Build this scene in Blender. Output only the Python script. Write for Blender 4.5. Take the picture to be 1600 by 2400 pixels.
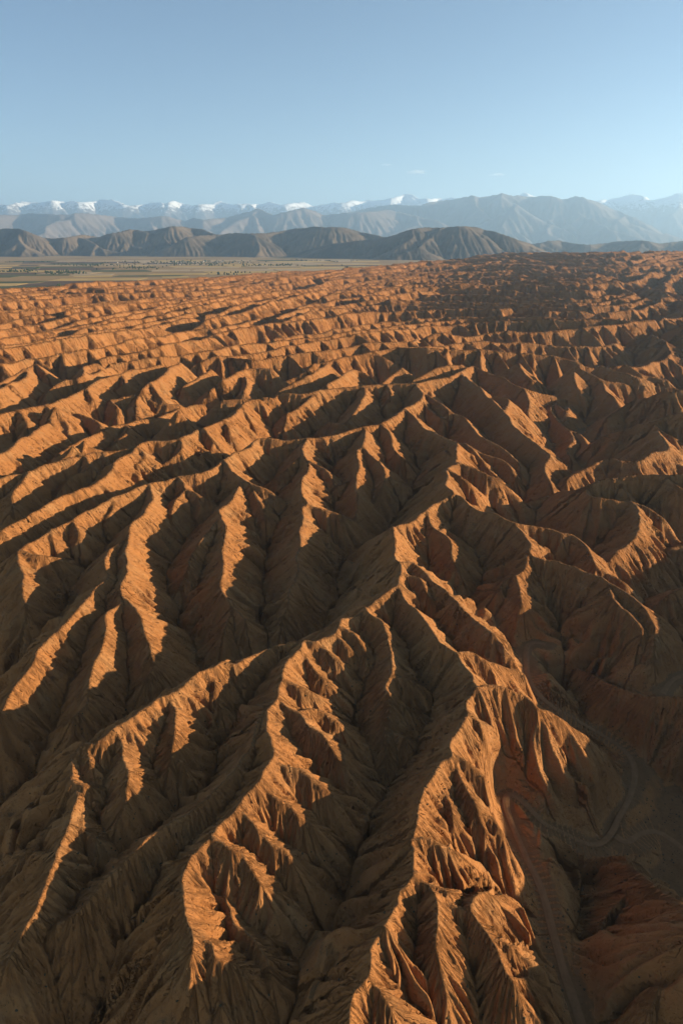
import bpy, math, random, time
import numpy as np
T0 = time.time()
R = math.radians
sc = bpy.context.scene
for o in list(bpy.data.objects):
    bpy.data.objects.remove(o)

# ------------------------------------------------------------------ camera
CAM_Z = 170.0
PITCH = R(21.6)
FPX = 1600.0                       # focal length in pixels of the 1600 x 2400 frame
cam_d = bpy.data.cameras.new("camera")
cam = bpy.data.objects.new("camera", cam_d)
sc.collection.objects.link(cam)
cam_d.sensor_fit = 'VERTICAL'
cam_d.sensor_height = 36.0
cam_d.lens = 24.0
cam_d.clip_start = 1.0
cam_d.clip_end = 200000.0
cam.location = (0, 0, CAM_Z)
cam.rotation_euler = (R(90) - PITCH, 0, 0)
sc.camera = cam

# ------------------------------------------------------------------ light
SUN_AZ = R(6)
SUN_EL = R(11.2)
SKY_STR = 0.05
world = bpy.data.worlds.new("World")
sc.world = world
world.use_nodes = True
wn = world.node_tree
wn.nodes.clear()
w_out = wn.nodes.new("ShaderNodeOutputWorld")
w_bg = wn.nodes.new("ShaderNodeBackground")
w_sky = wn.nodes.new("ShaderNodeTexSky")
w_sky.sky_type = 'NISHITA'
w_sky.sun_disc = False
w_sky.sun_elevation = SUN_EL
w_sky.sun_rotation = R(90) - SUN_AZ          # clockwise from +Y
w_sky.altitude = 3000
w_sky.air_density = 1.0
w_sky.dust_density = 0.5
w_sky.ozone_density = 1.5
w_bg.inputs["Strength"].default_value = SKY_STR
wn.links.new(w_sky.outputs[0], w_bg.inputs[0])
wn.links.new(w_bg.outputs[0], w_out.inputs[0])

sun_d = bpy.data.lights.new("sun", 'SUN')
sun_d.energy = 5.0
sun_d.angle = R(0.5)
sun_d.color = (1.0, 0.83, 0.58)
sun = bpy.data.objects.new("sun", sun_d)
sc.collection.objects.link(sun)
sx, sy, sz = math.cos(SUN_EL) * math.cos(SUN_AZ), math.cos(SUN_EL) * math.sin(SUN_AZ), math.sin(SUN_EL)
from mathutils import Vector
sun.rotation_euler = Vector((sx, sy, sz)).to_track_quat('Z', 'Y').to_euler()
sun.location = (300, -150, 400)

vs = sc.view_settings
vs.view_transform = 'Standard'
vs.look = 'None'
vs.exposure = 1.66
vs.gamma = 1.0
vs.use_curve_mapping = False
sc.render.engine = 'CYCLES'
sc.cycles.use_denoising = True
sc.cycles.max_bounces = 4
sc.cycles.diffuse_bounces = 1
sc.cycles.volume_bounces = 1
sc.cycles.transparent_max_bounces = 8

# ------------------------------------------------------------------ helpers
rng = np.random.default_rng(7)
_perm = rng.random((257, 257)).astype(np.float32)
_perm[256, :] = _perm[0, :]
_perm[:, 256] = _perm[:, 0]


def vnoise(x, y, seed=0):
    x = np.asarray(x, np.float32) + np.float32(seed * 37.17)
    y = np.asarray(y, np.float32) + np.float32(seed * 91.73)
    xi = np.floor(x); yi = np.floor(y)
    fx = x - xi; fy = y - yi
    xi = xi.astype(np.int32) & 255; yi = yi.astype(np.int32) & 255
    fx = fx * fx * fx * (fx * (fx * 6 - 15) + 10)
    fy = fy * fy * fy * (fy * (fy * 6 - 15) + 10)
    a = _perm[xi, yi]; b = _perm[xi + 1, yi]; c = _perm[xi, yi + 1]; d = _perm[xi + 1, yi + 1]
    return (a + (b - a) * fx) * (1 - fy) + (c + (d - c) * fx) * fy        # 0..1


def fbm(x, y, octv=4, seed=0, gain=0.5):
    s = 0.0; a = 1.0; n = 0.0
    for i in range(octv):
        s = s + a * (vnoise(x * (2.03 ** i), y * (2.03 ** i), seed + i * 5) - 0.5)
        n += a; a *= gain
    return s / n * 2.0                                                    # about -1..1


def smooth(a, b, x):
    t = np.clip((x - a) / (b - a), 0, 1)
    return t * t * (3 - 2 * t)


def unproject(u, v, z):
    rx = (u - 800.0) / FPX; dn = (v - 1200.0) / FPX
    fy = math.cos(PITCH) - math.sin(PITCH) * dn
    fz = math.sin(PITCH) + math.cos(PITCH) * dn
    k = (CAM_Z - z) / fz
    return rx * k, fy * k


def elev_at(v):                       # tangent of the elevation angle of an image row, on the view axis
    dn = (v - 1200.0) / FPX
    return -(math.sin(PITCH) + math.cos(PITCH) * dn) / (math.cos(PITCH) - math.sin(PITCH) * dn)


def px_dir(u, v):                     # azimuth (from +Y, clockwise) and tangent of elevation of a pixel
    rx = (u - 800.0) / FPX; dn = (v - 1200.0) / FPX
    fy = math.cos(PITCH) - math.sin(PITCH) * dn
    fz = -(math.sin(PITCH) + math.cos(PITCH) * dn)
    return math.atan2(rx, fy), fz / math.hypot(rx, fy)


def catmull(P, step):
    P = np.asarray(P, float)
    out = []
    n = len(P)
    for i in range(n - 1):
        p0 = P[max(i - 1, 0)]; p1 = P[i]; p2 = P[i + 1]; p3 = P[min(i + 2, n - 1)]
        L = np.hypot(*(p2 - p1)[:2])
        m = max(1, int(math.ceil(L / step)))
        t = (np.arange(m) / m)[:, None]
        c = 0.5 * (2 * p1 + (p2 - p0) * t + (2 * p0 - 5 * p1 + 4 * p2 - p3) * t ** 2 + (3 * p1 - p0 - 3 * p2 + p3) * t ** 3)
        c[:, 2:] = (p1 + (p2 - p1) * t)[:, 2:]
        out.append(c)
    out.append(P[-1:])
    return np.vstack(out)


class Grid:
    """A height field whose cells grow with distance (radius spaced evenly in log r)."""
    def __init__(self, th, lr):
        self.th = np.asarray(th, np.float64); self.lr = np.asarray(lr, np.float64)
        self.r = np.exp(self.lr)
        self.X = (self.r[:, None] * np.sin(self.th)[None, :]).astype(np.float32)
        self.Y = (self.r[:, None] * np.cos(self.th)[None, :]).astype(np.float32)
        self.shape = self.X.shape
        self.h = np.full(self.shape, -1e4, np.float32)
        self.s = np.zeros(self.shape, np.float32)
        self.d = np.full(self.shape, 1e3, np.float32)

    def tent(self, P, k, soft=0.4, reach=70.0, s0=0.0):
        """Raise the field to a ridge along P (x, y, z): straight slopes k falling off either side."""
        seg = 0.0
        for a, b in zip(P[:-1], P[1:]):
            dx, dy = b[0] - a[0], b[1] - a[1]
            L = math.hypot(dx, dy)
            if L < 1e-6: continue
            mx, my = (a[0] + b[0]) / 2, (a[1] + b[1]) / 2
            rm = math.hypot(mx, my); tm = math.atan2(mx, my)
            w = reach + L / 2
            dt = w / max(rm - w, rm * 0.3, 5)
            i0 = np.searchsorted(self.lr, math.log(max(rm - w, 1))); i1 = np.searchsorted(self.lr, math.log(rm + w))
            j0 = np.searchsorted(self.th, tm - dt); j1 = np.searchsorted(self.th, tm + dt)
            if i1 > i0 and j1 > j0:
                sl = (slice(i0, i1), slice(j0, j1))
                px = self.X[sl] - np.float32(a[0]); py = self.Y[sl] - np.float32(a[1])
                ux, uy = np.float32(dx / L), np.float32(dy / L)
                t = np.clip(px * ux + py * uy, 0, np.float32(L))
                ex = px - t * ux; ey = py - t * uy
                dd = np.sqrt(ex * ex + ey * ey)
                hh = np.float32(a[2]) + t * np.float32((b[2] - a[2]) / L) - np.float32(k) * (np.sqrt(dd * dd + np.float32(soft * soft)) - np.float32(soft))
                H = self.h[sl]
                m = hh > H
                if m.any():
                    H[m] = hh[m]
                    side = (ex * uy - ey * ux) > 0
                    ang = np.where((t <= 0) | (t >= L), (ex * ux + ey * uy) / (dd + 1e-3), 0) * np.float32(9.0)
                    sv = t + np.float32(seg + s0) + np.where(side, np.float32(531.7), np.float32(0)) + ang
                    self.s[sl][m] = sv[m]
                    self.d[sl][m] = dd[m]
            seg += L

    # ---- flow routing and incision, all vectorised by pointer doubling
    def neighbours(self):
        return [(-1, -1), (-1, 0), (-1, 1), (0, -1), (0, 1), (1, -1), (1, 0), (1, 1)]

    def erode(self, n, KT, m=0.5, diff=0.0, kmax=None, jit=0.0):
        NR, NT = self.shape
        N = NR * NT
        idx = np.arange(N, dtype=np.int64).reshape(NR, NT)
        dthv = np.gradient(self.th)
        area = (self.r[:, None] ** 2 * np.gradient(self.lr)[:, None] * dthv[None, :]).astype(np.float64).ravel()
        X, Y = self.X, self.Y
        dists = []
        for di, dj in self.neighbours():
            D = np.full((NR, NT), 1e9, np.float32)
            a = (slice(max(0, -di), NR - max(0, di)), slice(max(0, -dj), NT - max(0, dj)))
            b = (slice(max(0, di), NR - max(0, -di)), slice(max(0, dj), NT - max(0, -dj)))
            D[a] = np.hypot(X[a] - X[b], Y[a] - Y[b])
            dists.append((a, b, D))
        rg = np.random.default_rng(3)
        for it in range(n):
            h = self.h
            best = np.zeros((NR, NT), np.float32)
            rec = idx.copy()
            rd = np.ones((NR, NT), np.float32)
            for a, b, D in dists:
                s = (h[a] - h[b]) / D[a]
                if jit: s = s * (1 + np.float32(jit) * rg.random(s.shape, dtype=np.float32))
                mk = s > best[a]
                best[a][mk] = s[mk]
                rec[a][mk] = idx[b][mk]
                rd[a][mk] = D[a][mk]
            rec[0, :] = idx[0, :]; rec[-1, :] = idx[-1, :]; rec[:, 0] = idx[:, 0]; rec[:, -1] = idx[:, -1]
            rec = rec.ravel(); rd = rd.ravel()
            root = rec == idx.ravel()
            # drainage area
            A = area.copy(); p = rec.copy(); live = ~root
            for _ in range(11):
                q = np.nonzero(live)[0]
                if len(q) == 0: break
                add = np.bincount(p[q], weights=A[q], minlength=N)
                A = A + add
                live2 = live.copy()
                live2[q] = live[p[q]] & ~root[p[q]]
                p = np.where(live, p[p], p)
                live = live2
            self.A = A.reshape(NR, NT)
            F = (KT / n) * A ** m / rd
            F[root] = 0
            hv = h.ravel().astype(np.float64)
            ca = hv / (1 + F); cb = F / (1 + F)
            cb[root] = 0; ca[root] = hv[root]
            p = rec.copy()
            for _ in range(11):
                ca = ca + cb * ca[p]
                cb = cb * cb[p]
                p = p[p]
            h = (ca + cb * hv[p]).reshape(NR, NT).astype(np.float32)
            if diff:
                c = h.copy()
                c[1:-1, 1:-1] += np.float32(diff) * np.minimum(1, (220.0 / self.r[1:-1, None]) ** 1.5).astype(np.float32) * (h[:-2, 1:-1] + h[2:, 1:-1] + h[1:-1, :-2] + h[1:-1, 2:] - 4 * h[1:-1, 1:-1])
                h = c
            self.h = h

    def sample(self, x, y):
        x = np.asarray(x, float); y = np.asarray(y, float)
        fi = np.interp(0.5 * np.log(x * x + y * y), self.lr, np.arange(len(self.lr)))
        fj = np.interp(np.arctan2(x, y), self.th, np.arange(len(self.th)))
        i = np.clip(fi.astype(int), 0, self.shape[0] - 2); j = np.clip(fj.astype(int), 0, self.shape[1] - 2)
        a = fi - i; b = fj - j
        h = self.h
        return (h[i, j] * (1 - a) * (1 - b) + h[i + 1, j] * a * (1 - b) + h[i, j + 1] * (1 - a) * b + h[i + 1, j + 1] * a * b)

    def mesh(self, name, rows=None):
        sel = np.arange(self.shape[0]) if rows is None else rows
        X, Y, Hh = self.X[sel], self.Y[sel], self.h[sel]
        return grid_mesh(name, X, Y, Hh)


def raw_mesh(name, co, q):
    me = bpy.data.meshes.new(name)
    nq = len(q)
    me.vertices.add(len(co))
    me.vertices.foreach_set("co", np.ascontiguousarray(co, np.float32).ravel())
    me.loops.add(nq * 4)
    me.loops.foreach_set("vertex_index", np.ascontiguousarray(q, np.int32).ravel())
    me.polygons.add(nq)
    me.polygons.foreach_set("loop_start", np.arange(0, nq * 4, 4, dtype=np.int32))
    me.polygons.foreach_set("loop_total", np.full(nq, 4, np.int32))
    me.update(calc_edges=True)
    me.polygons.foreach_set("use_smooth", np.ones(nq, bool))
    return me


def grid_mesh(name, X, Y, Z):
    NR, NT = X.shape
    idx = np.arange(NR * NT, dtype=np.int32).reshape(NR, NT)
    q = np.stack([idx[:-1, :-1], idx[:-1, 1:], idx[1:, 1:], idx[1:, :-1]], -1).reshape(-1, 4)[:, ::-1]
    return raw_mesh(name, np.stack([X.ravel(), Y.ravel(), Z.ravel()], 1), q)


def add_obj(name, me, mat=None, parent=None, **props):
    o = bpy.data.objects.new(name, me)
    sc.collection.objects.link(o)
    if mat is not None and me is not None and len(me.materials) == 0: me.materials.append(mat)
    if parent is not None: o.parent = parent
    for k, v in props.items(): o[k] = v
    return o


# ------------------------------------------------------------------ materials
def nt_mat(name):
    m = bpy.data.materials.new(name)
    m.use_nodes = True
    nt = m.node_tree
    nt.nodes.clear()
    out = nt.nodes.new("ShaderNodeOutputMaterial")
    bs = nt.nodes.new("ShaderNodeBsdfPrincipled")
    bs.inputs["Roughness"].default_value = 0.95
    bs.inputs["Specular IOR Level"].default_value = 0.1
    nt.links.new(bs.outputs[0], out.inputs[0])
    return m, nt, bs


def node(nt, typ, **kw):
    n = nt.nodes.new(typ)
    for k, v in kw.items():
        if k in n.inputs: n.inputs[k].default_value = v
        else: setattr(n, k, v)
    return n


def noise(nt, vec, scale, detail=4, rough=0.55):
    n = node(nt, "ShaderNodeTexNoise")
    n.inputs["Scale"].default_value = scale
    n.inputs["Detail"].default_value = detail
    n.inputs["Roughness"].default_value = rough
    nt.links.new(vec, n.inputs["Vector"])
    return n.outputs[0]


def mixc(nt, fac, a, b, typ='MIX'):
    n = node(nt, "ShaderNodeMix", data_type='RGBA', blend_type=typ)
    for s, v in ((n.inputs[0], fac), (n.inputs[6], a), (n.inputs[7], b)):
        if isinstance(v, (int, float)): s.default_value = v
        elif isinstance(v, tuple): s.default_value = (*v, 1)
        else: nt.links.new(v, s)
    return n.outputs[2]


def ramp(nt, fac, a, b):
    n = node(nt, "ShaderNodeMapRange", interpolation_type='SMOOTHSTEP')
    n.inputs[1].default_value = a; n.inputs[2].default_value = b
    nt.links.new(fac, n.inputs[0])
    return n.outputs[0]


def mul(nt, a, b, op='MULTIPLY'):
    n = node(nt, "ShaderNodeMath", operation=op)
    for s, v in ((n.inputs[0], a), (n.inputs[1], b)):
        if isinstance(v, (int, float)): s.default_value = v
        else: nt.links.new(v, s)
    return n.outputs[0]


def badland_material():
    m, nt, bs = nt_mat("badland_earth")
    geo = node(nt, "ShaderNodeNewGeometry")
    pos = geo.outputs["Position"]
    sep = node(nt, "ShaderNodeSeparateXYZ"); nt.links.new(pos, sep.inputs[0])
    sepn = node(nt, "ShaderNodeSeparateXYZ"); nt.links.new(geo.outputs["True Normal"], sepn.inputs[0])
    n_big = noise(nt, pos, 0.012, 4)
    n_mid = noise(nt, pos, 0.09, 5, 0.6)
    n_fine = noise(nt, pos, 1.3, 5, 0.65)
    col = mixc(nt, ramp(nt, n_big, 0.38, 0.62), (0.352, 0.150, 0.050), (0.338, 0.138, 0.044))  # broad, slightly redder patches: warm bounce light put into the earth colour
    col = mixc(nt, mul(nt, ramp(nt, n_mid, 0.45, 0.75), 0.55), col, (0.37, 0.195, 0.080))
    # thin bedded layers, gently dipping
    mp = node(nt, "ShaderNodeMapping"); nt.links.new(pos, mp.inputs[0])
    mp.inputs["Rotation"].default_value = (R(7), R(4), 0)
    mp.inputs["Scale"].default_value = (0.012, 0.012, 0.42)
    n_lay = noise(nt, mp.outputs[0], 1.0, 4, 0.6)
    col = mixc(nt, mul(nt, ramp(nt, n_lay, 0.50, 0.70), 0.40), col, (0.205, 0.084, 0.031))
    col = mixc(nt, mul(nt, ramp(nt, n_fine, 0.52, 0.75), 0.35), col, (0.18, 0.086, 0.034))
    # pale grey-brown wash gravel where it is flat
    flat = ramp(nt, sepn.outputs[2], 0.90, 0.985)
    n_g = noise(nt, pos, 0.35, 5, 0.7)
    grav = mixc(nt, ramp(nt, n_g, 0.35, 0.65), (0.150, 0.074, 0.030), (0.195, 0.098, 0.041))
    col = mixc(nt, mul(nt, flat, 0.85), col, grav)
    nt.links.new(col, bs.inputs["Base Color"])
    # fine relief: rills running down from the crests (by distance along the crest), then grain
    at = node(nt, "ShaderNodeAttribute", attribute_name="along")
    cv = node(nt, "ShaderNodeCombineXYZ")
    nt.links.new(at.outputs["Fac"], cv.inputs[0])
    warp = mul(nt, noise(nt, pos, 0.22, 3), 5.0)
    ad = node(nt, "ShaderNodeCombineXYZ")
    nt.links.new(mul(nt, at.outputs["Fac"], warp, 'ADD'), ad.inputs[0])
    nt.links.new(mul(nt, sep.outputs[2], 0.06), ad.inputs[1])
    r1 = noise(nt, ad.outputs[0], 0.75, 4, 0.6)
    bp0 = node(nt, "ShaderNodeBump"); bp0.inputs["Strength"].default_value = 0.9; bp0.inputs["Distance"].default_value = 1.9
    nt.links.new(r1, bp0.inputs["Height"])
    steep = mul(nt, 1.0, flat, 'SUBTRACT')
    nt.links.new(mul(nt, steep, 0.95), bp0.inputs["Strength"])
    bpf = node(nt, "ShaderNodeBump"); nt.links.new(mul(nt, steep, 0.8), bpf.inputs["Strength"]); bpf.inputs["Distance"].default_value = 3.2
    nt.links.new(noise(nt, ad.outputs[0], 0.19, 3, 0.55), bpf.inputs["Height"])
    nt.links.new(bpf.outputs[0], bp0.inputs["Normal"])
    b1 = noise(nt, pos, 0.5, 6, 0.62)
    bp = node(nt, "ShaderNodeBump"); bp.inputs["Strength"].default_value = 0.6; bp.inputs["Distance"].default_value = 0.8
    nt.links.new(b1, bp.inputs["Height"]); nt.links.new(bp0.outputs[0], bp.inputs["Normal"])
    bp2 = node(nt, "ShaderNodeBump"); bp2.inputs["Strength"].default_value = 0.6; bp2.inputs["Distance"].default_value = 0.22
    nt.links.new(noise(nt, pos, 2.6, 5, 0.65), bp2.inputs["Height"]); nt.links.new(bp.outputs[0], bp2.inputs["Normal"])
    nt.links.new(bp2.outputs[0], bs.inputs["Normal"])
    return m


def simple_mat(name, c1, c2, scale, bump=0.0, bscale=None, rough=0.95):
    m, nt, bs = nt_mat(name)
    geo = node(nt, "ShaderNodeNewGeometry")
    pos = geo.outputs["Position"]
    f = noise(nt, pos, scale, 6, 0.62)
    nt.links.new(mixc(nt, ramp(nt, f, 0.35, 0.65), c1, c2), bs.inputs["Base Color"])
    bs.inputs["Roughness"].default_value = rough
    if bump:
        bp = node(nt, "ShaderNodeBump"); bp.inputs["Strength"].default_value = 0.6; bp.inputs["Distance"].default_value = bump
        nt.links.new(noise(nt, pos, bscale or scale * 4, 6, 0.65), bp.inputs["Height"])
        nt.links.new(bp.outputs[0], bs.inputs["Normal"])
    return m


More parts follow.
